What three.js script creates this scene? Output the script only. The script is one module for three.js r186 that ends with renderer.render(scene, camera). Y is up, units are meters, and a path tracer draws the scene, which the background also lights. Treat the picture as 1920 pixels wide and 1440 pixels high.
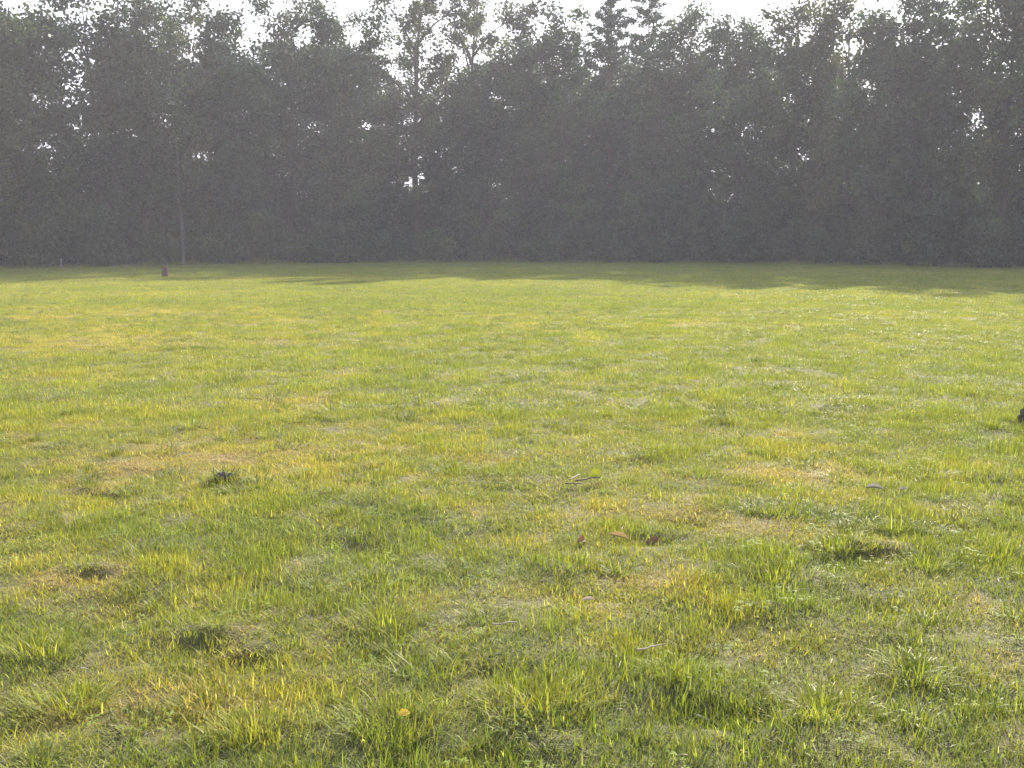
import * as THREE from 'three';
import { mergeGeometries } from 'three/addons/utils/BufferGeometryUtils.js';

// ---------------------------------------------------------------- camera, sky, sun, exposure
const scene = new THREE.Scene();
const camera = new THREE.PerspectiveCamera(40.2, 4 / 3, 0.1, 3000);
camera.position.set(0, 1.6, 0);
camera.rotation.set(-7.67 * Math.PI / 180, 0, 0);
const renderer = new THREE.WebGLRenderer({ antialias: true });
renderer.toneMapping = THREE.LinearToneMapping;
renderer.toneMappingExposure = 3.75;
renderer.shadowMap.enabled = true;

const SUN_AZ = 20 * Math.PI / 180, SUN_EL = 24 * Math.PI / 180;
const sunDir = new THREE.Vector3(Math.sin(SUN_AZ) * Math.cos(SUN_EL), Math.sin(SUN_EL), -Math.cos(SUN_AZ) * Math.cos(SUN_EL));
const sun = new THREE.DirectionalLight(new THREE.Color().setRGB(1, 0.9, 0.72), 5);
sun.name = 'sun';
sun.position.copy(sunDir).multiplyScalar(150).add(new THREE.Vector3(0, 0, -45));
sun.target.position.set(0, 0, -45);
sun.castShadow = true;
sun.shadow.mapSize.set(4096, 4096);
Object.assign(sun.shadow.camera, { left: -70, right: 70, top: 70, bottom: -70, near: 1, far: 320 });
scene.add(sun, sun.target);

{ // hazy morning sky: milky near the horizon and round the sun, pale blue higher up
  const W = 512, H = 256, d = new Float32Array(W * H * 4);
  for (let j = 0; j < H; j++) for (let i = 0; i < W; i++) {
    const el = ((j + 0.5) / H - 0.5) * Math.PI, az = ((i + 0.5) / W - 0.5) * 2 * Math.PI;
    const x = Math.cos(el) * Math.cos(az), y = Math.sin(el), z = Math.cos(el) * Math.sin(az);
    const c = x * sunDir.x + y * sunDir.y + z * sunDir.z, ang = Math.acos(Math.max(-1, Math.min(1, c)));
    const t = Math.pow(Math.max(0, y), 0.55), glow = 0.6 * Math.exp(-ang / 0.5) + 0.25 * Math.exp(-ang / 1.1);
    const k = (j * W + i) * 4;
    d[k] = 0.36 * (1 - t) + 0.16 * t + glow * 0.95;
    d[k + 1] = 0.355 * (1 - t) + 0.215 * t + glow * 0.9;
    d[k + 2] = 0.39 * (1 - t) + 0.33 * t + glow * 0.88;
    d[k + 3] = 1;
  }
  const tex = new THREE.DataTexture(d, W, H, THREE.RGBAFormat, THREE.FloatType);
  tex.mapping = THREE.EquirectangularReflectionMapping; tex.magFilter = THREE.LinearFilter; tex.needsUpdate = true;
  scene.background = tex; scene.environment = tex;
}
scene.fog = new THREE.FogExp2(new THREE.Color().setRGB(0.92, 0.92, 1.0), 0.00118);

// ---------------------------------------------------------------- helpers
function rng(seed) { let a = seed >>> 0; return () => { a = (a + 0x6D2B79F5) | 0; let t = Math.imul(a ^ (a >>> 15), 1 | a); t = (t + Math.imul(t ^ (t >>> 7), 61 | t)) ^ t; return ((t ^ (t >>> 14)) >>> 0) / 4294967296; }; }
const hash = (x, y, s) => { let h = Math.imul(x, 374761393) + Math.imul(y, 668265263) + Math.imul(s, 144665) | 0; h = Math.imul(h ^ (h >>> 13), 1274126177); return ((h ^ (h >>> 16)) >>> 0) / 4294967296; };
function vnoise(x, y, s = 1) {
  const xi = Math.floor(x), yi = Math.floor(y), fx = x - xi, fy = y - yi, u = fx * fx * (3 - 2 * fx), v = fy * fy * (3 - 2 * fy);
  return (hash(xi, yi, s) * (1 - u) + hash(xi + 1, yi, s) * u) * (1 - v) + (hash(xi, yi + 1, s) * (1 - u) + hash(xi + 1, yi + 1, s) * u) * v;
}
const fbm = (x, y, s = 1, o = 3) => { let a = 0, w = 0.5, n = 0; for (let k = 0; k < o; k++) { a += w * vnoise(x, y, s + k); n += w; w *= 0.55; x *= 2.03; y *= 2.03; } return a / n; };
const smooth = (a, b, x) => { const t = Math.max(0, Math.min(1, (x - a) / (b - a))); return t * t * (3 - 2 * t); };
const mix3 = (a, b, t) => [a[0] + (b[0] - a[0]) * t, a[1] + (b[1] - a[1]) * t, a[2] + (b[2] - a[2]) * t];
const taken = {};
const numbered = (n) => { const k = taken[n] = (taken[n] ?? -1) + 1; return k ? `${n}_${String(k).padStart(3, '0')}` : n; };
const shadows = (o) => o.traverse((m) => { if (m.isMesh) { m.castShadow = true; m.receiveShadow = true; } });
function put(o, name, data) { o.name = numbered(name); Object.assign(o.userData, data); shadows(o); scene.add(o); return o; }
function part(name, geometry, material, parent, data) { const m = new THREE.Mesh(geometry, material); m.name = name; if (data) Object.assign(m.userData, data); parent.add(m); return m; }

// A bag of triangles with normals and colours
class Bag {
  constructor() { this.p = []; this.n = []; this.c = []; this.i = []; }
  v(x, y, z, nx, ny, nz, c) { this.p.push(x, y, z); this.n.push(nx, ny, nz); this.c.push(c[0], c[1], c[2]); return this.p.length / 3 - 1; }
  tri(a, b, c) { this.i.push(a, b, c); }
  tube(pts, radii, sides, col) {            // pts: Vector3[]
    const t = new THREE.Vector3(), a = new THREE.Vector3(), b = new THREE.Vector3();
    let prev = -1;
    for (let k = 0; k < pts.length; k++) {
      t.subVectors(pts[Math.min(k + 1, pts.length - 1)], pts[Math.max(k - 1, 0)]).normalize();
      a.set(0.31, 0.12, 0.95).cross(t); if (a.lengthSq() < 1e-4) a.set(1, 0, 0).cross(t); a.normalize(); b.crossVectors(t, a);
      const base = this.p.length / 3;
      for (let s = 0; s < sides; s++) {
        const q = s / sides * Math.PI * 2, cx = Math.cos(q), sx = Math.sin(q);
        const nx = a.x * cx + b.x * sx, ny = a.y * cx + b.y * sx, nz = a.z * cx + b.z * sx, r = radii[k];
        this.v(pts[k].x + nx * r, pts[k].y + ny * r, pts[k].z + nz * r, nx, ny, nz, typeof col === 'function' ? col(pts[k], q) : col);
      }
      if (prev >= 0) for (let s = 0; s < sides; s++) { const s2 = (s + 1) % sides; this.tri(prev + s, prev + s2, base + s); this.tri(prev + s2, base + s2, base + s); }
      prev = base;
    }
    const top = this.v(pts.at(-1).x + t.x * radii.at(-1) * 0.5, pts.at(-1).y + t.y * radii.at(-1) * 0.5, pts.at(-1).z + t.z * radii.at(-1) * 0.5, t.x, t.y, t.z, typeof col === 'function' ? col(pts.at(-1), 0) : col);
    for (let s = 0; s < sides; s++) this.tri(prev + s, prev + (s + 1) % sides, top);
  }
  geo() {
    const g = new THREE.BufferGeometry();
    g.setAttribute('position', new THREE.Float32BufferAttribute(this.p, 3));
    g.setAttribute('normal', new THREE.Float32BufferAttribute(this.n, 3));
    g.setAttribute('color', new THREE.Float32BufferAttribute(this.c, 3));
    g.setIndex(this.i);
    return g;
  }
}

// ---------------------------------------------------------------- the meadow's relief and its plant cover
const edgeDepth = (x) => { const a = Math.abs(x); return a < 34 ? 88 - 0.0215 * a * a : 88 - 0.0215 * 34 * 34 - 1.46 * (a - 34); };   // metres from the camera to the wood's edge
const dents = [[-1.24, -4.04, 0.11, 0.06, -0.06], [-1.04, -3.88, 0.12, 0.06, -0.065], [-2.04, -4.85, 0.09, 0.06, -0.05], [0.65, -3.4, 0.2, 0.08, -0.045], [-2.7, -6.6, 0.18, 0.09, -0.07], [0.36, -4.58, 0.1, 0.06, -0.06], [1.0, -5.85, 0.12, 0.07, -0.06], [0.72, -5.5, 0.12, 0.07, -0.05], [1.95, -5.2, 0.2, 0.08, -0.045],
  [-1.24, -4.18, 0.2, 0.1, 0.035], [-1.02, -4.0, 0.2, 0.1, 0.03], [-2.04, -4.98, 0.2, 0.1, 0.025], [-1.93, -6.95, 0.14, 0.1, 0.05], [4.52, -9.3, 0.14, 0.1, 0.05], [0.65, -3.58, 0.25, 0.1, 0.03], [1.95, -5.38, 0.25, 0.1, 0.035]];
{
  const r = rng(77);
  for (let k = 0; k < 190; k++) { const d = 2.8 + 19 * r() * Math.sqrt(r()), x = (r() - 0.5) * 1.25 * d, w = 0.07 + 0.13 * r(); dents.push([x, -d, w, w * (0.6 + 0.5 * r()), (r() < 0.65 ? -1 : 1) * (0.012 + 0.024 * r())]); }
}
function height(x, z) {
  let h = 0.07 * (fbm(x / 9, z / 9, 11, 2) - 0.5) * smooth(3, 14, -z) + 0.05 * (fbm(x / 0.8, z / 0.8, 12, 2) - 0.5);
  for (const [cx, cz, rx, rz, a] of dents) { const dx = (x - cx) / rx, dz = (z - cz) / rz, q = dx * dx + dz * dz; if (q < 6) h += a * Math.exp(-q); }
  return h;
}
// dry, tan and bare places seen in the field: x, z, half width, half depth, strength
const dry = [[-2.5, -7.9, 1.1, 0.9, 1], [-2.0, -7.2, 0.7, 0.4, 0.6], [-6.7, -16.2, 1.6, 1.6, 0.9], [-9.5, -24, 3, 2.4, 0.7], [-4.5, -13.2, 1.5, 1.3, 0.7], [-1.35, -3.4, 0.6, 0.3, 1.2], [-0.9, -3.45, 0.35, 0.2, 1.0], [-2.0, -4.75, 0.4, 0.3, 0.9], [1.95, -7.2, 0.6, 0.35, 1], [1.3, -5.78, 0.3, 0.25, 0.9], [0.35, -4.7, 0.5, 0.3, 0.7], [-6.2, -17.5, 2.5, 2, 0.5], [0.0, -8.2, 1.6, 0.8, 0.45], [2.9, -6.9, 0.35, 0.25, 0.9], [0.7, -6.2, 0.5, 0.3, 0.6], [-3.2, -10, 1.6, 1.2, 0.5], [2.1, -9.9, 0.35, 0.4, 0.5], [2.0, -5.4, 0.3, 0.2, 0.7], [-12, -32, 5, 3, 0.5]];
const lush = [[-3.8, -11.4, 0.8, 0.7, 0.7], [1.3, -4.85, 0.35, 0.45, 0.9], [0.3, -3.15, 2.0, 0.35, 0.8], [-1.9, -3.6, 0.35, 0.6, 0.8], [2.4, -5.3, 0.5, 0.4, 0.8], [1.6, -6.05, 0.4, 0.3, 0.7], [4.2, -8.6, 0.8, 0.9, 0.7], [-0.7, -5.5, 0.9, 0.6, 0.5], [-7.6, -12, 1.2, 1.6, 0.6], [3.2, -6.2, 0.6, 0.6, 0.6]];
const blobs = (list, x, z) => { let s = 0; for (const [cx, cz, rx, rz, a] of list) { const dx = (x - cx) / rx, dz = (z - cz) / rz, q = dx * dx + dz * dz; if (q < 5) s += a * Math.exp(-q); } return s; };
function cover(x, z) {                       // 0 lush ... 1 dry, from the plants that grow there
  const n = 0.26 * fbm(x / 7, z / 7, 21, 3) + 0.36 * fbm(x / 0.7, z / 0.7, 31, 3) + 0.38 * vnoise(x / 0.16, z / 0.16, 41);
  return Math.max(0, Math.min(1, smooth(0.36, 0.78, n) * 0.66 + 0.42 * blobs(dry, x, z) - 0.6 * blobs(lush, x, z)));
}
const GREEN = [0.155, 0.2, 0.013], YELLOW = [0.268, 0.27, 0.017], TAN = [0.39, 0.305, 0.06];
function grassColor(x, z, c) { return c < 0.45 ? mix3(GREEN, YELLOW, c / 0.45) : mix3(YELLOW, TAN, (c - 0.45) / 0.55); }

// ---------------------------------------------------------------- ground: one sheet, fine near the camera, out to the horizon
{
  const steps = (start, growth, first, last) => { const a = [0]; while (a.at(-1) < last) a.push(a.at(-1) + Math.max(first, growth * (a.at(-1) - start))); return a; };
  const xs0 = steps(1.2, 0.035, 0.055, 1500), xs = [...xs0.slice(1).reverse().map((v) => -v), ...xs0];
  const zs = [300, 120, 50, 20, 8, 3, 0.5, -1, -1.8, ...steps(0.5, 0.02, 0.05, 1500).map((v) => -2.4 - v)];
  const p = [], c = [], uv = [], idx = [];
  for (const z of zs) for (const x of xs) {
    p.push(x, height(x, z), z); uv.push(x / 1.7, z / 1.7);
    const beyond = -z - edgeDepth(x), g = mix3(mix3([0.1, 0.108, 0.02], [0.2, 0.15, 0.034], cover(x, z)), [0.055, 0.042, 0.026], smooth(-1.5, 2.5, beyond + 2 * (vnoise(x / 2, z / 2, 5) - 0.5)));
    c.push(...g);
  }
  const W = xs.length;
  for (let j = 0; j < zs.length - 1; j++) for (let i = 0; i < W - 1; i++) { const a = j * W + i, b = a + 1, d = a + W, e = d + 1; idx.push(a, b, d, b, e, d); }
  const g = new THREE.BufferGeometry();
  g.setAttribute('position', new THREE.Float32BufferAttribute(p, 3)); g.setAttribute('color', new THREE.Float32BufferAttribute(c, 3)); g.setAttribute('uv', new THREE.Float32BufferAttribute(uv, 2));
  g.setIndex(idx); g.computeVertexNormals();
  const N = 512, d = new Uint8Array(N * N * 4), b = new Uint8Array(N * N * 4);
  const wrap = (x, y, f, s) => { const xi = Math.floor(x * f), yi = Math.floor(y * f), fx = x * f - xi, fy = y * f - yi; const h = (i, j) => hash((i + f) % f, (j + f) % f, s); return (h(xi, yi) * (1 - fx) + h(xi + 1, yi) * fx) * (1 - fy) + (h(xi, yi + 1) * (1 - fx) + h(xi + 1, yi + 1) * fx) * fy; };
  for (let j = 0; j < N; j++) for (let i = 0; i < N; i++) {
    const x = i / N, y = j / N, n = 0.35 * wrap(x, y, 24, 1) + 0.35 * wrap(x, y, 80, 2) + 0.3 * hash(i, j, 3), k = (j * N + i) * 4;
    d[k] = 130 + 120 * n; d[k + 1] = 130 + 112 * n; d[k + 2] = 125 + 105 * n; d[k + 3] = 255;
    b[k] = b[k + 1] = b[k + 2] = 255 * n; b[k + 3] = 255;
  }
  const tex = (a, srgb) => { const t = new THREE.DataTexture(a, N, N); t.wrapS = t.wrapT = THREE.RepeatWrapping; t.magFilter = THREE.LinearFilter; if (srgb) t.colorSpace = THREE.SRGBColorSpace; t.needsUpdate = true; return t; };
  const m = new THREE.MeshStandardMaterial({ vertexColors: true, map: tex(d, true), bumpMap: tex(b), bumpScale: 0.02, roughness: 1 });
  put(new THREE.Mesh(g, m), 'meadow_ground', { kind: 'structure', label: 'meadow soil and thatch under the short grass', category: 'ground' });
}

// ---------------------------------------------------------------- grass
const leafy = (transmission, coat, rough) => new THREE.MeshPhysicalMaterial({ color: 0xffffff, vertexColors: true, roughness: 1, transmission, thickness: 0, clearcoat: coat, clearcoatRoughness: rough, side: THREE.DoubleSide, specularIntensity: 0.4 });
const grassMat = leafy(0.5, 0.12, 0.4);

function blade(b, x, y, z, len, wid, dir, lean, curl, col, segs = 3) {
  const cx = Math.cos(dir), cz = Math.sin(dir);
  let px = x, py = y, pz = z, a = lean, l = -1, r = -1;
  for (let k = 0; k <= segs; k++) {
    const t = k / segs, w = wid * 0.5 * (1 - t * t * 0.98), ca = Math.cos(a), sa = Math.sin(a);
    const nx = -cx * ca, ny = sa, nz = -cz * ca;
    if (k === segs) { const tip = b.v(px, py, pz, nx, ny, nz, col); b.tri(r, l, tip); break; }
    const l2 = b.v(px - cz * w, py, pz + cx * w, nx, ny, nz, col), r2 = b.v(px + cz * w, py, pz - cx * w, nx, ny, nz, col);
    if (k) { b.tri(r, l, l2); b.tri(r, l2, r2); }
    l = l2; r = r2;
    px += cx * sa * len / segs; py += ca * len / segs; pz += cz * sa * len / segs; a += curl / segs;
  }
}
function bladeTint(r) {
  const q = r(), v = 0.7 + 0.6 * r();
  if (q < 0.05) return [2.1 * v, 1.8 * v, 4 * v];          // bleached straw
  if (q < 0.11) return [1.35 * v, 0.98 * v, 1.3 * v];          // browned
  if (q < 0.26) return [1.22 * v, 1.14 * v, 0.9 * v];           // yellowing
  return [v * (0.85 + 0.3 * r()), v, v * (0.8 + 0.5 * r())];
}
function tuft(seed, n, R, l0, l1, w0, w1, segs) {
  const r = rng(seed), b = new Bag();
  for (let k = 0; k < n; k++) {
    const q = r() * 6.283, d = R * Math.sqrt(r()), long = r() < 0.12;
    blade(b, Math.cos(q) * d, -0.012, Math.sin(q) * d, (l0 + (l1 - l0) * r() * r()) * (long ? 1.35 : 1), w0 + (w1 - w0) * r(), r() * 6.283, 0.1 + 0.75 * r(), 0.3 + 1.3 * r() * r(), bladeTint(r), segs);
  }
  return b.geo();
}
const meadow = new THREE.Group();
function scatter(name, geos, spots, material = grassMat) {
  const M = new THREE.Matrix4(), Q = new THREE.Quaternion(), E = new THREE.Euler(), S = new THREE.Vector3(), P = new THREE.Vector3(), C = new THREE.Color();
  geos.forEach((g, v) => {
    const mine = spots.filter((_, k) => k % geos.length === v), im = new THREE.InstancedMesh(g, material, mine.length);
    mine.forEach((s, k) => {
      E.set(s.tx ?? 0, s.turn, s.tz ?? 0); M.compose(P.set(s.x, s.y, s.z), Q.setFromEuler(E), S.set(s.s, s.sy ?? s.s, s.s)); im.setMatrixAt(k, M);
      im.setColorAt(k, C.setRGB(...s.c));
    });
    im.name = name; im.userData.kind = 'stuff'; meadow.add(im);
  });
}
function sow(seed, d0, d1, perM2, widen, extra, fn) {
  const r = rng(seed), spots = [], area = (d1 - d0) * (widen * (d0 + d1) + 2 * extra), n = Math.round(area * perM2);
  while (spots.length < n) {
    const d = d0 + (d1 - d0) * r(), wid = widen * d + extra; if (r() > wid / (widen * d1 + extra)) continue;
    const x = (r() * 2 - 1) * wid, z = -d; if (d > edgeDepth(x) + 0.5) { if (r() < 0.02) spots.push(null); continue; }
    spots.push(fn(x, z, r));
  }
  return spots.filter(Boolean);
}
const hollows = dents.slice(0, 3).map((d) => [d[0], d[1], d[2] * 0.6, d[3] * 0.6, 1]);
const grassAt = (tall) => (x, z, r) => {
  const c = cover(x, z), j = 0.85 + 0.3 * r(), bare = blobs(hollows, x, z);
  if (bare > 0.45 && r() < 0.8) return null;
  const g = grassColor(x, z, Math.min(1, Math.max(0, c + 0.16 * (r() - 0.5))));
  return { x, y: height(x, z), z, turn: r() * 6.283, tx: 0.12 * (r() - 0.5), tz: 0.12 * (r() - 0.5), s: 0.8 + 0.4 * r(), sy: tall * (1.1 - 0.6 * c) * (0.62 + 0.4 * r() + 0.75 * smooth(0.45, 0.8, fbm(x / 0.3, z / 0.3, 61, 2))), c: [g[0] * j, g[1] * j, g[2] * j] };
};
scatter('grass_sward', [1, 2, 3, 4, 5, 6].map((k) => tuft(100 + k, 75, 0.12, 0.03, 0.085, 0.0022, 0.0046, 3)), sow(9, 2.0, 10, 170, 0.56, 1.6, grassAt(1)));
scatter('grass_sward', [1, 2, 3, 4].map((k) => tuft(200 + k, 80, 0.2, 0.03, 0.085, 0.0034, 0.0065, 2)), sow(10, 9.5, 27, 60, 0.56, 2.5, grassAt(1)));
scatter('grass_sward', [1, 2, 3].map((k) => tuft(300 + k, 90, 0.42, 0.035, 0.095, 0.008, 0.014, 2)), sow(11, 26, 95, 13, 0.56, 8, grassAt(1)));

// ragged little tufts that stand above the mown sward
scatter('grass_tuft', [1, 2, 3, 4, 5].map((k) => { const r = rng(420 + k), b = new Bag(), R = 0.05 + 0.03 * r(); for (let j = 0; j < 70; j++) { const q = r() * 6.283, d = R * Math.sqrt(r()); blade(b, Math.cos(q) * d * 1.4, -0.01, Math.sin(q) * d * 0.8, 0.05 + 0.075 * r() * r(), 0.003 + 0.003 * r(), q + 2 * (r() - 0.5), 0.1 + 0.75 * r(), 0.3 + 1.4 * r(), bladeTint(r), 3); } return b.geo(); }),
  sow(14, 2.6, 46, 7.5, 0.56, 2, (x, z, r) => { if (vnoise(x / 1.1, z / 1.1, 71) + 0.5 * r() < 0.62) return null; const g = mix3(GREEN, YELLOW, 0.45 * r() * r()), v = 0.6 + 0.4 * r(); return { x, y: height(x, z), z, turn: r() * 6.283, s: (0.65 + 0.9 * r()) * (1 - z / 60), sy: 0.65 + 0.6 * r(), c: [g[0] * v, g[1] * v, g[2] * v * 1.2] }; }));
// rough uncut growth along the foot of the wood
scatter('edge_weed', [1, 2, 3].map((k) => tuft(500 + k, 110, 0.4, 0.12, 0.5, 0.012, 0.03, 3)), (() => { const r = rng(15), a = []; for (let k = 0; k < 1500; k++) { const x = (r() * 2 - 1) * 44, z = -(edgeDepth(x) - 2.6 + 3.2 * r() + 1.6 * (vnoise(x / 3, 2, 81) - 0.5)), g = mix3(GREEN, YELLOW, r()); a.push({ x, y: height(x, z), z, turn: r() * 6.283, s: 0.7 + 0.7 * r(), sy: 0.5 + 1.3 * r() * vnoise(x / 2, z / 2, 82), c: [g[0] * 0.75, g[1] * 0.75, g[2]] }); } return a; })());
{ // small clover, and pale flecks that paint sun glints between the blades
  const b = new Bag(), r = rng(5);
  for (let k = 0; k < 9; k++) {
    const q = r() * 6.283, d = 0.07 * Math.sqrt(r()), x = Math.cos(q) * d, z = Math.sin(q) * d, y = 0.025 + 0.03 * r(), s = 0.004 + 0.004 * r(), a0 = r() * 6;
    for (let l = 0; l < 3; l++) {
      const a = a0 + l * 2.094, cx = Math.cos(a), cz = Math.sin(a), c = [0.85 + 0.25 * r(), 1, 0.9], i0 = b.v(x, y, z, 0, 1, 0, c);
      const i1 = b.v(x + (cx - cz * 0.55) * s, y + 0.003, z + (cz + cx * 0.55) * s, 0, 1, 0, c), i2 = b.v(x + cx * s * 1.6, y + 0.001, z + cz * s * 1.6, 0, 1, 0, c), i3 = b.v(x + (cx + cz * 0.55) * s, y + 0.003, z + (cz - cx * 0.55) * s, 0, 1, 0, c);
      b.tri(i0, i1, i2); b.tri(i0, i2, i3);
    }
  }
  scatter('clover', [b.geo()], sow(12, 2.4, 9, 8, 0.56, 1, (x, z, r) => (cover(x, z) + 0.3 * r() > 0.55 ? null : { x, y: height(x, z), z, turn: r() * 6, s: 0.8 + 0.7 * r(), c: mix3([0.12, 0.18, 0.014], [0.2, 0.25, 0.018], r()) })), leafy(0.45, 0.08, 0.5));
  const g = []; const rr = rng(6);
  for (let v = 0; v < 6; v++) { const c = new Bag(); blade(c, 0, 0.02 + 0.02 * rr(), 0, 0.02 + 0.03 * rr(), 0.0028 + 0.002 * rr(), rr() * 6.283, 1.1 + 0.5 * rr(), 0.2 + 0.9 * rr(), [0.8 + 0.3 * rr(), 0.8 + 0.3 * rr(), 0.8 + 0.3 * rr()], 3); g.push(c.geo()); }
  const glintMat = leafy(0.3, 0.12, 0.5);
  scatter('glint_fleck', g, sow(13, 2.4, 15, 26, 0.56, 1, (x, z, r) => { const w = smooth(-3.5, 2.5, x) * 0.75 + 0.25; return r() > w ? null : { x, y: height(x, z) + 0.012 * r(), z, turn: r() * 6.283, s: 0.4 + 0.55 * r(), c: mix3([0.28, 0.22, 0.14], [0.5, 0.44, 0.42], r()) }; }), glintMat);  // pale slivers whose colour stands in for sun glints, thicker towards the right
}
put(meadow, 'meadow_grass', { kind: 'stuff', label: 'short green and yellowed meadow grass covering the whole field', category: 'grass' });

// ---------------------------------------------------------------- trees
const leafMat = leafy(0.4, 0.12, 0.4), barkMat = new THREE.MeshStandardMaterial({ vertexColors: true, roughness: 0.95 });
const BARK = [0.05, 0.042, 0.034], PALE = [0.15, 0.145, 0.14];
function leaf(b, x, y, z, s, r, col) {
  const u = new THREE.Vector3(r() - 0.5, (r() - 0.62) * 0.9, r() - 0.5).normalize(), w = new THREE.Vector3(r() - 0.5, r() - 0.5, r() - 0.5).cross(u).normalize(), n = new THREE.Vector3().crossVectors(u, w), k = 0.3 + 0.14 * r();
  const a = b.v(x, y, z, n.x, n.y, n.z, col), m1 = b.v(x + (u.x * 0.5 + w.x * k) * s, y + (u.y * 0.5 + w.y * k) * s, z + (u.z * 0.5 + w.z * k) * s, n.x, n.y, n.z, col);
  const m2 = b.v(x + (u.x * 0.5 - w.x * k) * s, y + (u.y * 0.5 - w.y * k) * s, z + (u.z * 0.5 - w.z * k) * s, n.x, n.y, n.z, col), e = b.v(x + (u.x + n.x * 0.15) * s, y + (u.y + n.y * 0.15) * s, z + (u.z + n.z * 0.15) * s, n.x, n.y, n.z, col);
  b.tri(a, m2, m1); b.tri(m1, m2, e);
}
const gauss = (r) => (r() + r() + r() + r() - 2) * 0.87;
function clump(b, c, R, flat, n, size, base, r) {
  const tone = 0.55 + 0.9 * r() * r() + (r() < 0.1 ? 0.5 : 0.1), warm = 0.8 + 0.5 * r();
  for (let k = 0; k < n; k++) {
    const v = tone * (0.8 + 0.4 * r());
    leaf(b, c.x + gauss(r) * R, c.y + gauss(r) * R * flat, c.z + gauss(r) * R, size * (0.7 + 0.6 * r()), r, [base[0] * v * warm, base[1] * v, base[2] * v]);
  }
}
const bend = (a, b, lift, r, n = 5) => { const out = [], m = a.clone().lerp(b, 0.5); m.y += lift; m.x += (r() - 0.5) * 0.25 * a.distanceTo(b); m.z += (r() - 0.5) * 0.25 * a.distanceTo(b); for (let k = 0; k <= n; k++) { const t = k / n; out.push(new THREE.Vector3().addScaledVector(a, (1 - t) ** 2).addScaledVector(m, 2 * t * (1 - t)).addScaledVector(b, t * t)); } return out; };
const taper = (a, b, n) => Array.from({ length: n + 1 }, (_, k) => a + (b - a) * Math.pow(k / n, 0.8));

function broadleaf({ seed, H, R, low = 1.2, clumps = 96, leaves = 135, size = 0.26, spread = 1.15, color = [0.05, 0.085, 0.022], bark = BARK, fork = false, girth = 0.2 }) {
  const r = rng(seed), t = new THREE.Group(), crown = new Bag(), trunk = new Bag();
  const lean = new THREE.Vector3((r() - 0.5) * 0.06 * H, 0, (r() - 0.5) * 0.06 * H), spine = [];
  for (let k = 0; k <= 9; k++) { const q = k / 9; spine.push(new THREE.Vector3(lean.x * q * q + 0.12 * (r() - 0.5), q * H * 0.86 - 0.15, lean.z * q * q + 0.12 * (r() - 0.5))); }
  const at = (y) => { const q = Math.max(0, Math.min(0.999, y / (H * 0.86))) * 9, k = Math.floor(q); return spine[k].clone().lerp(spine[k + 1], q - k); };
  trunk.tube(spine, spine.map((_, k) => girth * (k ? 1 : 1.35) * (1 - 0.85 * k / 9)), 9, bark === PALE ? (p, q) => (vnoise(p.y * 2.2 + q, q * 1.3, 9) > 0.66 ? [0.06, 0.055, 0.05] : PALE) : bark);
  part('trunk', trunk.geo(), barkMat, t);
  const yc = (H + low) / 2, ry = (H - low) / 2 * 0.93, nl = Math.max(9, Math.round(clumps / 6));
  for (let k = 0; k < nl; k++) {
    const limb = new Bag(), f = (k + 0.6) / nl, az = k * 2.39996 + r() * 0.7, v = -0.92 + 1.86 * f, rad = Math.sqrt(Math.max(0.05, 1 - v * v)) * R * (0.72 + 0.45 * r());
    const c0 = at(Math.max(low, yc + v * ry)), tip = new THREE.Vector3(c0.x + Math.cos(az) * rad, yc + v * ry + (r() - 0.3) * 0.7, c0.z + Math.sin(az) * rad);
    const from = at(Math.max(low * 0.7, Math.min(H * 0.78, tip.y - rad * (0.5 + 0.5 * r()) - (v > 0.6 ? 2.2 : 0)))), path = bend(from, tip, (fork ? 0.35 : 0.15) * rad, r);
    limb.tube(path, taper(girth * (fork ? 0.5 : 0.36) * (1.1 - 0.5 * f), 0.02, 5), 6, bark === PALE ? [0.12, 0.1, 0.09] : bark);
    const per = Math.round(clumps / nl), mass = 0.65 + 0.75 * r(), tint = color.map((c) => c * mass);
    for (let j = 0; j < per; j++) {
      const s = path[2 + Math.floor(r() * 3.99)], sub = new THREE.Vector3(s.x + gauss(r) * R * 0.42 * spread, s.y + gauss(r) * 1.15 * spread + 0.3, s.z + gauss(r) * R * 0.42 * spread);
      if (sub.y > H) sub.y = H - r();
      if (sub.y < 0.8) sub.y = 0.8 + r();
      limb.tube(bend(s, sub, 0.15, r, 3), taper(0.045, 0.012, 3), 4, bark === PALE ? [0.1, 0.085, 0.075] : bark);
      clump(crown, sub, (0.6 + 0.55 * r()) * (fork ? 0.75 : 1), 0.85, Math.round(leaves * (0.6 + 0.8 * r())), size, tint, r);
    }
    clump(crown, tip, 0.65 + 0.4 * r(), 0.9, Math.round(leaves * 0.8), size, tint, r);
    part('limb', limb.geo(), barkMat, t);
  }
  part('crown', crown.geo(), leafMat, t, { kind: 'stuff' });
  return t;
}
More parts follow.
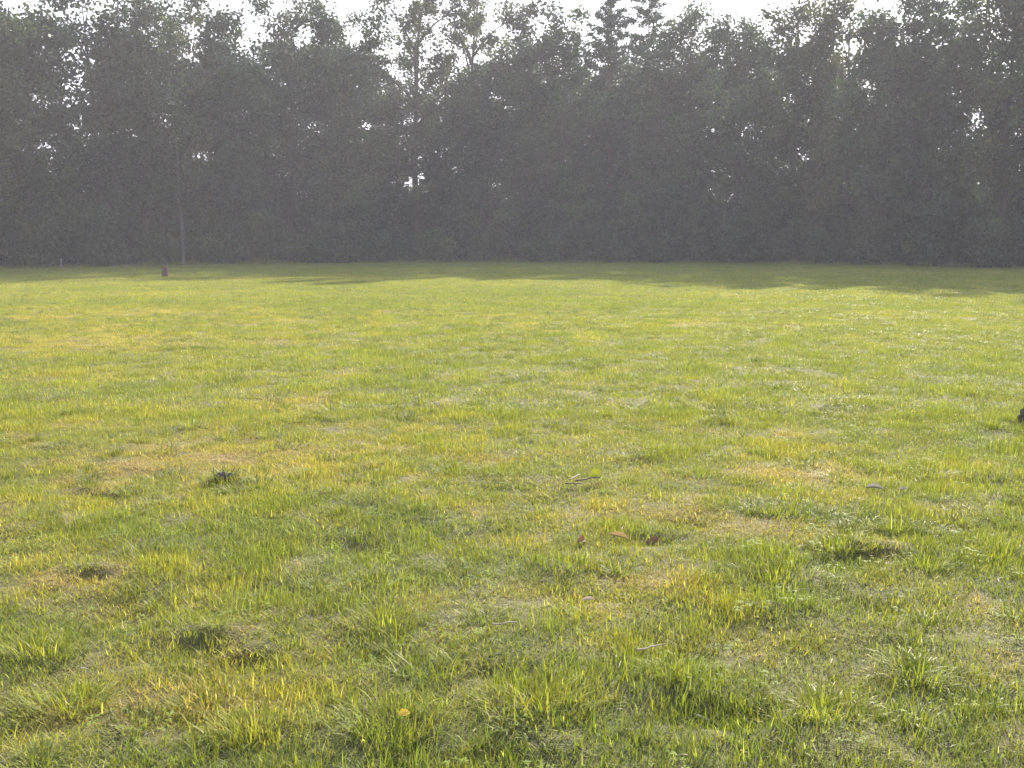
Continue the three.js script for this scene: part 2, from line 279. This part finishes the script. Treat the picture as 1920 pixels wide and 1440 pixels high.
function conifer({ seed, H, R, low, color = [0.03, 0.058, 0.026], droop = 0, gap = 0.72, power = 0.8 }) {
  const r = rng(seed), t = new THREE.Group(), trunk = new Bag(), crown = new Bag();
  trunk.tube(Array.from({ length: 10 }, (_, k) => new THREE.Vector3(0.1 * (r() - 0.5), k / 9 * H - 0.15, 0.1 * (r() - 0.5))), Array.from({ length: 10 }, (_, k) => 0.24 * (1 - 0.93 * k / 9)), 8, [0.075, 0.045, 0.03]);
  part('trunk', trunk.geo(), barkMat, t);
  for (let y = low; y < H - 0.3; y += gap * (0.7 + 0.6 * r())) {
    const whorl = new Bag(), n = 4 + Math.floor(r() * 3), a0 = r() * 6;
    for (let k = 0; k < n; k++) {
      if (r() < 0.15) continue;
      const yy = Math.min(H - 0.3, y + (r() - 0.5) * gap), f = (H - yy) / (H - low), rad = R * Math.pow(f, power);
      const a = a0 + k / n * 6.283 + 0.7 * (r() - 0.5), L = rad * (0.45 + 0.7 * r()) + 0.3, from = new THREE.Vector3(0, yy, 0), to = new THREE.Vector3(Math.cos(a) * L, yy + (0.3 - droop) * L + 0.4 * r(), Math.sin(a) * L), path = bend(from, to, -0.14 * L, r, 4);
      whorl.tube(path, taper(0.045 * (0.4 + f), 0.01, 4), 4, [0.06, 0.04, 0.03]);
      const m = Math.max(3, Math.round(L * 5));
      for (let j = 0; j < m; j++) { const q = 0.2 + 0.85 * (j + r()) / m, p = from.clone().lerp(to, q); p.y -= 0.07 * L * Math.sin(Math.min(1, q) * 3.1) - 0.2 * (r() - 0.4); p.x += 0.34 * (r() - 0.5) * L * 0.8; p.z += 0.34 * (r() - 0.5) * L * 0.8; clump(crown, p, 0.17 + 0.12 * r(), 0.7, 20, 0.19, color, r); }
    }
    part('branch_whorl', whorl.geo(), barkMat, t);
  }
  const tipB = new THREE.Vector3(0, H - 0.2, 0); clump(crown, tipB, 0.14, 1.6, 30, 0.2, color, r);
  part('crown', crown.geo(), leafMat, t, { kind: 'stuff' });
  return t;
}
function shrub(seed, H, R, color) {
  const r = rng(seed), t = new THREE.Group(), crown = new Bag();
  for (let k = 0; k < 7; k++) {
    const stem = new Bag(), a = r() * 6.283, q = R * 0.75 * Math.sqrt(r()), to = new THREE.Vector3(Math.cos(a) * q, H * (0.55 + 0.4 * r()), Math.sin(a) * q), path = bend(new THREE.Vector3(Math.cos(a) * 0.12, -0.1, Math.sin(a) * 0.12), to, 0.3, r);
    stem.tube(path, taper(0.045, 0.012, 5), 5, BARK); part('stem', stem.geo(), barkMat, t);
    for (let j = 0; j < 6; j++) { const c = path[1 + Math.floor(r() * 4.99)].clone(); c.x += gauss(r) * R * 0.5; c.z += gauss(r) * R * 0.5; c.y = Math.max(0.35, c.y + gauss(r) * 0.6); clump(crown, c, 0.4 + 0.25 * r(), 0.8, 125, 0.24, color, r); }
  }
  part('foliage', crown.geo(), leafMat, t, { kind: 'stuff' });
  return t;
}

// front trees: x, z, height, crown radius, kind, label
const L = [-1, 1];
const front = [
  [-42, -51, 14, 3.6, 'b'], [-38, -57, 14.5, 3.4, 'b'], [-34.6, -62.6, 14.4, 3.2, 'b', 'dark broadleaf tree just past the left end of the visible wood edge'],
  [-32.4, -65.4, 14.6, 3.0, 'b', 'leftmost broadleaf tree of the wood edge, cut by the left margin'],
  [-31.1, -69.2, 15.9, 2.7, 'b', 'slim broadleaf tree second from the left with a rounded top'],
  [-28.4, -73.6, 18.6, 3.0, 'b', 'tall airy-topped broadleaf tree near the left, a narrow sky gap on its left'],
  [-25.8, -74.6, 16.8, 2.7, 'b', 'shorter broadleaf tree right of the tall airy one near the left'],
  [-23.4, -75.2, 15.6, 2.2, 'birch', 'birch with thin pale trunk at the wood edge behind the reddish stump'],
  [-24.2, -80.4, 19.2, 3.6, 'b', 'tall broadleaf tree standing directly behind the pale birch'],
  [-20.6, -79.9, 16.9, 3.1, 'b', 'broadleaf tree with bright sky holes right of the pale birch'],
  [-17.4, -84.5, 20.6, 4.4, 'b', 'big dome-topped broadleaf tree in the left third of the wood edge'],
  [-13.1, -85.3, 19.2, 3.6, 'b', 'lower broadleaf tree right of the big dome-topped tree'],
  [-8.1, -89.1, 22.6, 4.6, 'airy', 'tallest open-crowned tree with dark forked limbs against the sky, left of centre'],
  [-3.7, -92.7, 23.0, 4.6, 'airy', 'open-crowned tree right of the forked one, sky showing through its leaves'],
  [-2.4, -87.9, 15.2, 3.6, 'b', 'lower dense broadleaf tree in front of the two open-crowned trees'],
  [1.3, -90.0, 20.2, 3.0, 'b', 'narrow broadleaf tree at the centre just right of the open crowns'],
  [4.1, -87.6, 18.4, 2.9, 'b', 'low-topped broadleaf tree in the dip left of the two conifers'],
  [8.2, -89.6, 20.8, 4.2, 'pine', 'broad conifer with bushy pointed top, left one of the two'],
  [11.5, -91.1, 22.4, 3.3, 'spire', 'slender layered conifer with bare trunk showing, right one of the two'],
  [11.2, -85.3, 16.0, 3.3, 'b', 'low dense broadleaf tree in front of the two conifers'],
  [14.3, -86.6, 19.6, 2.5, 'b', 'broadleaf tree with small spiky top directly right of the conifers'],
  [17.4, -82.5, 18.1, 3.7, 'b', 'flat-topped broadleaf tree right of centre in the haze'],
  [21.1, -80.4, 18.5, 3.3, 'b', 'hazy broadleaf tree with ragged top between the flat-topped and the double-topped trees'],
  [24.6, -78.0, 18.6, 3.4, 'b', 'hazy double-topped broadleaf tree in the right third'],
  [25.7, -73.8, 15.6, 2.7, 'b', 'low hazy broadleaf tree in the dip left of the airy round crown'],
  [28.4, -74.6, 18.4, 3.1, 'airy', 'airy round-crowned tree in the haze near the right'],
  [29.2, -70.1, 15.4, 2.6, 'b', 'low hazy broadleaf tree between the airy round crown and the right margin'],
  [31.4, -67.9, 19.2, 3.4, 'b', 'tall hazy tree at the right margin rising out of the picture'],
  [33.4, -65.0, 18.1, 3.4, 'b', 'hazy broadleaf tree just past the right margin'], [37, -60.5, 17, 3.5, 'b'], [40.5, -55, 16.5, 3.6, 'b'], [44.5, -49, 15, 3.6, 'b'],
];
const tones = [[0.042, 0.07, 0.018], [0.034, 0.06, 0.019], [0.052, 0.076, 0.017], [0.04, 0.062, 0.025], [0.06, 0.075, 0.018]];
const built = [];
front.forEach(([x, z, H, R, kind, label], k) => {
  let t;
  H *= 1.095; const color = tones[(k * 7 + 3) % 5], seed = 900 + k * 13;
  if (kind === 'b') t = broadleaf({ seed, H, R, color, low: k % 3 ? 1.2 : 3.6, girth: 0.18 + 0.1 * ((k * 5) % 4) / 3 });
  else if (kind === 'airy') t = broadleaf({ seed, H, R, color, fork: true, low: 3.5, clumps: 100, leaves: 125, size: 0.24, spread: 1.25, girth: 0.34 });
  else if (kind === 'birch') t = broadleaf({ seed, H, R, color: [0.075, 0.1, 0.028], bark: PALE, low: 5, clumps: 40, leaves: 95, size: 0.22, girth: 0.1 });
  else t = conifer({ seed, H, R, low: kind === 'pine' ? 3 : 5, gap: kind === 'pine' ? 0.5 : 0.62, droop: kind === 'pine' ? 0 : 0.25, power: kind === 'pine' ? 0.62 : 0.5 });
  t.position.set(x, height(x, z), z);
  put(t, kind === 'b' ? 'broadleaf_tree' : kind === 'airy' ? 'broadleaf_tree' : kind === 'birch' ? 'birch_tree' : 'conifer_tree', { label: label ?? 'broadleaf tree of the wood edge outside the picture', category: 'tree', group: label ? 'trees along the wood edge' : 'trees outside the picture' });
  if (kind === 'b') built.push(t);
});
{ // the rows behind, seen only through the gaps
  const r = rng(31);
  for (let row = 0; row < 2; row++) for (let k = 0; k < 19; k++) {
    const x = -43 + k * 4.8 + row * 2.3 + (r() - 0.5) * 1.6, z = -(edgeDepth(x) + 8.5 + row * 6.5 + (r() - 0.5) * 2), t = built[(k * 5 + row * 3) % built.length].clone(), want = (15 + 4.5 * smooth(40, 8, Math.abs(x))) * (0.9 + 0.14 * r()) * (x > -13 && x < -1 ? 0.93 : 1);
    const H = new THREE.Box3().setFromObject(t).max.y - t.position.y;
    t.scale.setScalar(want / H); t.position.set(x, height(x, z), z); t.rotation.y = r() * 6.283;
    put(t, 'broadleaf_tree', { label: 'dark broadleaf tree deep in the wood behind the front trees', category: 'tree', group: 'trees in the rows behind' });
  }
}
{ // undergrowth along the foot of the wood
  const r = rng(32), kinds = [shrub(1, 2.6, 1.7, [0.05, 0.085, 0.022]), shrub(2, 3.4, 1.8, [0.042, 0.07, 0.022]), shrub(3, 4.6, 2.0, [0.055, 0.08, 0.024]), shrub(4, 2.1, 1.5, [0.06, 0.095, 0.022])];
  for (let row = 0; row < 4; row++) for (let k = 0; k < 31; k++) {
    const x = -42 + k * 2.8 + row * 1.2 + (r() - 0.5) * 1.2, z = -(edgeDepth(x) + [-0.6, 4.5, 12, 18][row] + (r() - 0.5) * 2.6), t = kinds[Math.floor(r() * 4)].clone(), s = [0.85, 1.35, 1.8, 1.9][row] + 0.35 * r();
    t.scale.set(s, s * (0.85 + 0.3 * r()), s); t.rotation.y = r() * 6.283; t.position.set(x, height(x, z), z);
    put(t, 'shrub', { label: row ? 'dark leafy bush under the trees behind the wood edge' : 'dark leafy bush at the foot of the wood edge', category: 'shrub', group: row ? 'bushes under the trees' : 'bushes along the wood edge' });
  }
}

// ---------------------------------------------------------------- single things in the field
const rough = (color, roughness = 0.9) => new THREE.MeshStandardMaterial({ vertexColors: true, color, roughness });
const at = (o, x, z, dy = 0, turn = 0) => { o.position.set(x, height(x, z) + dy, z); o.rotation.y = turn; return o; };
{ // reddish stump
  const t = new THREE.Group(), r = rng(3);
  const log = (r0, r1, y0, y1, col, seed) => {
    const b = new Bag(), rows = 8, S = 18;
    for (let j = 0; j <= rows; j++) for (let s = 0; s < S; s++) {
      const q = s / S * 6.2832, f = j / rows, rad = (r0 + (r1 - r0) * f) * (0.86 + 0.24 * vnoise(Math.cos(q) * 2 + 5, Math.sin(q) * 2 + 5 + f * 0.6, seed)), v = 0.75 + 0.5 * vnoise(q * 6, f * 3, seed + 1), y = y0 + (y1 - y0) * f + (j === rows ? 0.04 * (r() - 0.5) : 0);
      b.v(Math.cos(q) * rad, y, Math.sin(q) * rad, Math.cos(q), 0, Math.sin(q), col.map((c) => c * v));
    }
    for (let j = 0; j < rows; j++) for (let s = 0; s < S; s++) { const a = j * S + s, c = j * S + (s + 1) % S; b.tri(a, a + S, c); b.tri(c, a + S, c + S); }
    const m = b.v(0, y1 - 0.02, 0, 0, 1, 0, col); for (let s = 0; s < S; s++) b.tri(rows * S + s, m, rows * S + (s + 1) % S);
    return b.geo();
  };
  part('base', log(0.17, 0.13, -0.05, 0.13, [0.07, 0.045, 0.03], 4), rough(0xffffff), t, { label: 'dark earthy foot' });
  part('trunk', log(0.135, 0.12, 0.12, 0.46, [0.1, 0.045, 0.038], 6), rough(0xffffff), t);
  put(at(t, -16.41, -49.85), 'tree_stump', { label: 'short reddish-brown stump where the sunlit grass meets the shade, far left', category: 'stump' });
}
{ // thin pale stake
  const t = new THREE.Group(), b = new Bag(), c = new Bag();
  b.tube([0, 1, 2, 3].map((k) => new THREE.Vector3(0.012 * k, k * 0.21 - 0.06, 0)), [0.05, 0.048, 0.046, 0.044], 8, [0.2, 0.19, 0.21]);
  c.tube([new THREE.Vector3(0.036, 0.58, 0), new THREE.Vector3(0.037, 0.64, 0)], [0.05, 0.03], 8, [0.25, 0.24, 0.26]);
  part('pole', b.geo(), rough(0xffffff), t); part('cap', c.geo(), rough(0xffffff), t);
  put(at(t, -27.6, -64.6), 'stake', { label: 'thin pale stake standing in the shade before the trees, far left', category: 'stake' });
}
// grass tussocks that stand out from the sward
[[2.81, -7.07, 0.15, 'tall grass tussock beside a tan bare patch on the right'], [2.52, -5.22, 0.19, 'large dark grass tussock at the right edge, nearer one'], [1.61, -6.07, 0.2, 'wide grass tussock right of the fallen brown leaf'], [4.21, -9.08, 0.16, 'grass tussock beside the dark earth clod at the right edge'], [2.16, -5.7, 0.13, 'small dark grass tussock left of the large one at the right edge'],
  [-3.82, -11.44, 0.26, 'bluish green grass tussock in the left middle distance'], [-0.41, -7.24, 0.16, 'grass tussock left of centre behind the yellow-green dock leaf'], [1.3, -7.15, 0.19, 'upright grass tussock behind and right of the dock leaf'], [1.7, -5.36, 0.14, 'low grass tussock on the right beyond the bright clump'], [1.27, -4.86, 0.24, 'bright upright clump of grass in the right foreground'],
  [2.05, -5.05, 0.15, 'dark low grass tussock left of and nearer than the large right one'], [0.1, -3.45, 0.24, 'coarse long-bladed grass tussock at the bottom centre'], [-1.55, -3.5, 0.18, 'long-bladed grass tussock at the bottom left'], [1.05, -3.4, 0.2, 'dark coarse grass tussock at the bottom right of centre'], [-0.4, -3.32, 0.2, 'coarse tussock with arching blades at the bottom edge left of centre'], [1.5, -3.7, 0.2, 'coarse tussock with arching blades at the bottom right corner'], [0.62, -3.72, 0.16, 'small upright tussock just behind the pale stalk in the foreground'], [-0.85, -3.3, 0.17, 'low ragged tussock at the bottom edge right of the orange-tan patch'], [0.85, -9.6, 0.1, 'small dark grass tussock right of centre in the middle distance'], [5.2, -16.5, 0.2, 'dark grass tussock far right in the sunny field'], [-0.55, -4.3, 0.2, 'flattened silvery grass tussock right of the dark hollows'], [-1.94, -6.84, 0.15, 'short dark tussock growing round the low clod on the left'], [-1.85, -3.95, 0.17, 'upright green grass tussock left of the dark hollows'],
].forEach(([x, z, R, label], k) => {
  const r = rng(700 + k), b = new Bag(), n = Math.round(120 + 900 * R), base = grassColor(x, z, 0.02 + 0.2 * r()), big = -z < 6 ? 1 : 0.9;
  for (let j = 0; j < n; j++) {
    const q = r() * 6.283, d = R * Math.sqrt(r()), t = bladeTint(r), px = Math.cos(q) * d, pz = Math.sin(q) * d * 0.7;
    blade(b, px, height(x + px, z + pz) - height(x, z) - 0.01, pz, (0.07 + (-z < 3.8 ? 0.15 : 0.11) * r() * r()) * big * (1.15 - 0.5 * d / R), 0.003 + 0.003 * r(), q + 1.6 * (r() - 0.5), 0.08 + 0.6 * r() * (0.4 + d / R), 0.3 + (-z < 3.8 ? 1.7 : 1.3) * r(), t.map((v, i) => v * base[i]), 5);
  }
  const m = new THREE.Mesh(b.geo(), grassMat); m.userData.kind = undefined;
  delete m.userData.kind; put(at(m, x, z), 'grass_tussock', { label, category: 'grass tussock', group: 'tussocks in the field' });
});
{ // earth clods
  const clod = (seed, R, H) => { const g = new THREE.IcosahedronGeometry(1, 4), p = g.attributes.position, c = []; for (let k = 0; k < p.count; k++) { const x = p.getX(k), y = p.getY(k), z = p.getZ(k), s = 0.45 + 0.5 * fbm(x * 1.6 + 7, z * 1.6 + y * 1.7 + 7, seed, 4) + 0.4 * vnoise(x * 5 + 9, z * 5 + y * 6 + 9, seed + 8); p.setXYZ(k, x * s * R, y * s * H, z * s * R); const v = 0.7 + 0.6 * vnoise(x * 9 + 20, z * 9 + y * 5 + 20, seed + 2); c.push(0.05 * v, 0.042 * v, 0.036 * v); } g.setAttribute('color', new THREE.Float32BufferAttribute(c, 3)); g.computeVertexNormals(); return g; };
  put(at(new THREE.Mesh(clod(9, 0.06, 0.1), rough(0xffffff, 1)), 4.56, -9.22, 0.01), 'earth_clod', { label: 'upright dark grey earth clod at the right edge of the picture', category: 'clod', group: 'clods of earth' });
  put(at(new THREE.Mesh(clod(5, 0.07, 0.045), rough(0xffffff, 1)), -1.94, -6.9, 0.0), 'earth_clod', { label: 'low dark molehill-like clod below the tan patch on the left', category: 'clod', group: 'clods of earth' });
}
{ // fallen leaves, twigs and a dock leaf
  function curled(len, wid, curl, cup, col, seed, lobes = 0) {
    const b = new Bag(), r = rng(seed), NU = 10, NV = 6, P = [];
    for (let i = 0; i <= NU; i++) { const u = i / NU, a = curl * (u - 0.5), w = wid * Math.pow(Math.sin(Math.PI * (0.06 + 0.92 * u)), 0.75) * (1 + lobes * Math.sin(u * 19)); const row = [];
      for (let j = 0; j <= NV; j++) { const v = (j / NV - 0.5) * 2, cr = Math.abs(curl) > 0.01 ? len / curl : 0, x = cr ? cr * Math.sin(a) : len * (u - 0.5), y = cr ? cr * (1 - Math.cos(a)) : 0, t = 0.8 + 0.4 * vnoise(u * 7, v * 3 + 9, seed); row.push(b.v(x, -y + cup * w * v * v + 0.14 * w * (vnoise(u * 5 + 3, v * 2 + 5, seed + 3) - 0.5), v * w * 0.5 * (0.75 + 0.5 * vnoise(u * 8, v + 4, seed + 5)), 0, 1, 0, col.map((c) => c * t))); } P.push(row); }
    for (let i = 0; i < NU; i++) for (let j = 0; j < NV; j++) { b.tri(P[i][j], P[i][j + 1], P[i + 1][j]); b.tri(P[i][j + 1], P[i + 1][j + 1], P[i + 1][j]); }
    const g = b.geo(); g.computeVertexNormals(); return g;
  }
  const lm = leafy(0.25, 0.08, 0.5);
  const drop = (name, label, category, x, z, dy, turn, tilt, g) => { const m = at(new THREE.Mesh(g, lm), x, z, dy, turn); m.rotation.order = 'YXZ'; m.rotation.x = tilt; return put(m, name, { label, category }); };
  drop('fallen_leaf', 'curled dark brown dead leaf lying right of the tan one', 'leaf', 0.77, -5.52, 0.035, 0.3, 0.9, curled(0.09, 0.05, 1.1, 0.5, [0.11, 0.065, 0.05], 1));
  drop('fallen_leaf', 'long tan curled dead leaf in the grass right of centre', 'leaf', 0.58, -5.52, 0.035, -0.75, 0.4, curled(0.13, 0.028, 0.15, 0.7, [0.33, 0.22, 0.1], 2));
  drop('fallen_leaf', 'reddish dry leaf left of the tan one', 'leaf', 0.37, -5.46, 0.025, 0.9, 0.8, curled(0.07, 0.035, 0.3, 0.7, [0.2, 0.11, 0.07], 3));
  drop('fallen_leaf', 'pale grey curled leaf on the right, left of a pair', 'leaf', 2.34, -6.62, 0.03, -0.4, 0.35, curled(0.12, 0.032, 0.35, 0.8, [0.22, 0.21, 0.17], 4));
  drop('fallen_leaf', 'pale grey curled leaf on the right, right of a pair', 'leaf', 2.5, -6.56, 0.028, 0.5, 0.4, curled(0.095, 0.032, -0.4, 0.6, [0.26, 0.24, 0.19], 5));
  drop('fallen_leaf', 'small yellow leaf at the bottom edge left of centre', 'leaf', -0.36, -3.33, 0.05, 0.4, 0.6, curled(0.04, 0.025, 0.5, 0.3, [0.5, 0.36, 0.05], 6));
  drop('fallen_leaf', 'pinkish white dry leaf in a small hollow at the centre foreground', 'leaf', 0.34, -4.5, 0.022, 0.2, 0.5, curled(0.06, 0.018, 0.4, 0.6, [0.34, 0.27, 0.24], 7));
  drop('dock_leaf', 'broad yellow-green leaf standing beside dead twigs right of centre', 'leaf', 0.56, -6.86, 0.06, 0.45, 0.95, curled(0.1, 0.085, 0.3, 0.35, [0.27, 0.29, 0.03], 8));
  const stick = (label, x, z, len, rad, turn, col, seed, dy = 0.045) => { const b = new Bag(), r = rng(seed), pts = []; for (let k = 0; k <= 6; k++) pts.push(new THREE.Vector3((k / 6 - 0.5) * len, 0.005 * (r() - 0.5) + 0.012 * k / 6, 0.006 * (r() - 0.5) + 0.004 * Math.sin(k))); b.tube(pts, pts.map((_, k) => rad * (1 - 0.08 * k) * (0.85 + 0.3 * r())), 6, (p) => col.map((c) => c * (0.75 + 0.5 * vnoise(p.x * 80 + 9, 3, seed)))); put(at(new THREE.Mesh(b.geo(), rough(0xffffff, 0.75)), x, z, dy, turn), 'twig', { label, category: 'twig', group: 'twigs lying in the grass' }); };
  stick('pale dry stalk lying in the foreground right of centre', 0.54, -3.9, 0.12, 0.0045, 0.25, [0.36, 0.3, 0.22], 21);
  stick('pale dry stalk lying at the foreground centre', -0.03, -4.1, 0.1, 0.004, -0.1, [0.34, 0.28, 0.21], 22);
  stick('dark dead twig touching the yellow-green dock leaf', 0.5, -6.8, 0.17, 0.006, 0.3, [0.1, 0.07, 0.05], 23);
  stick('bleached twig lying left of the yellow-green dock leaf', 0.42, -6.82, 0.12, 0.005, 0.9, [0.4, 0.33, 0.26], 24, 0.055);
  stick('short brown twig lying left of the dock leaf, nearest of three', 0.4, -6.68, 0.12, 0.005, -0.5, [0.13, 0.09, 0.07], 25);
}
renderer.render(scene, camera);
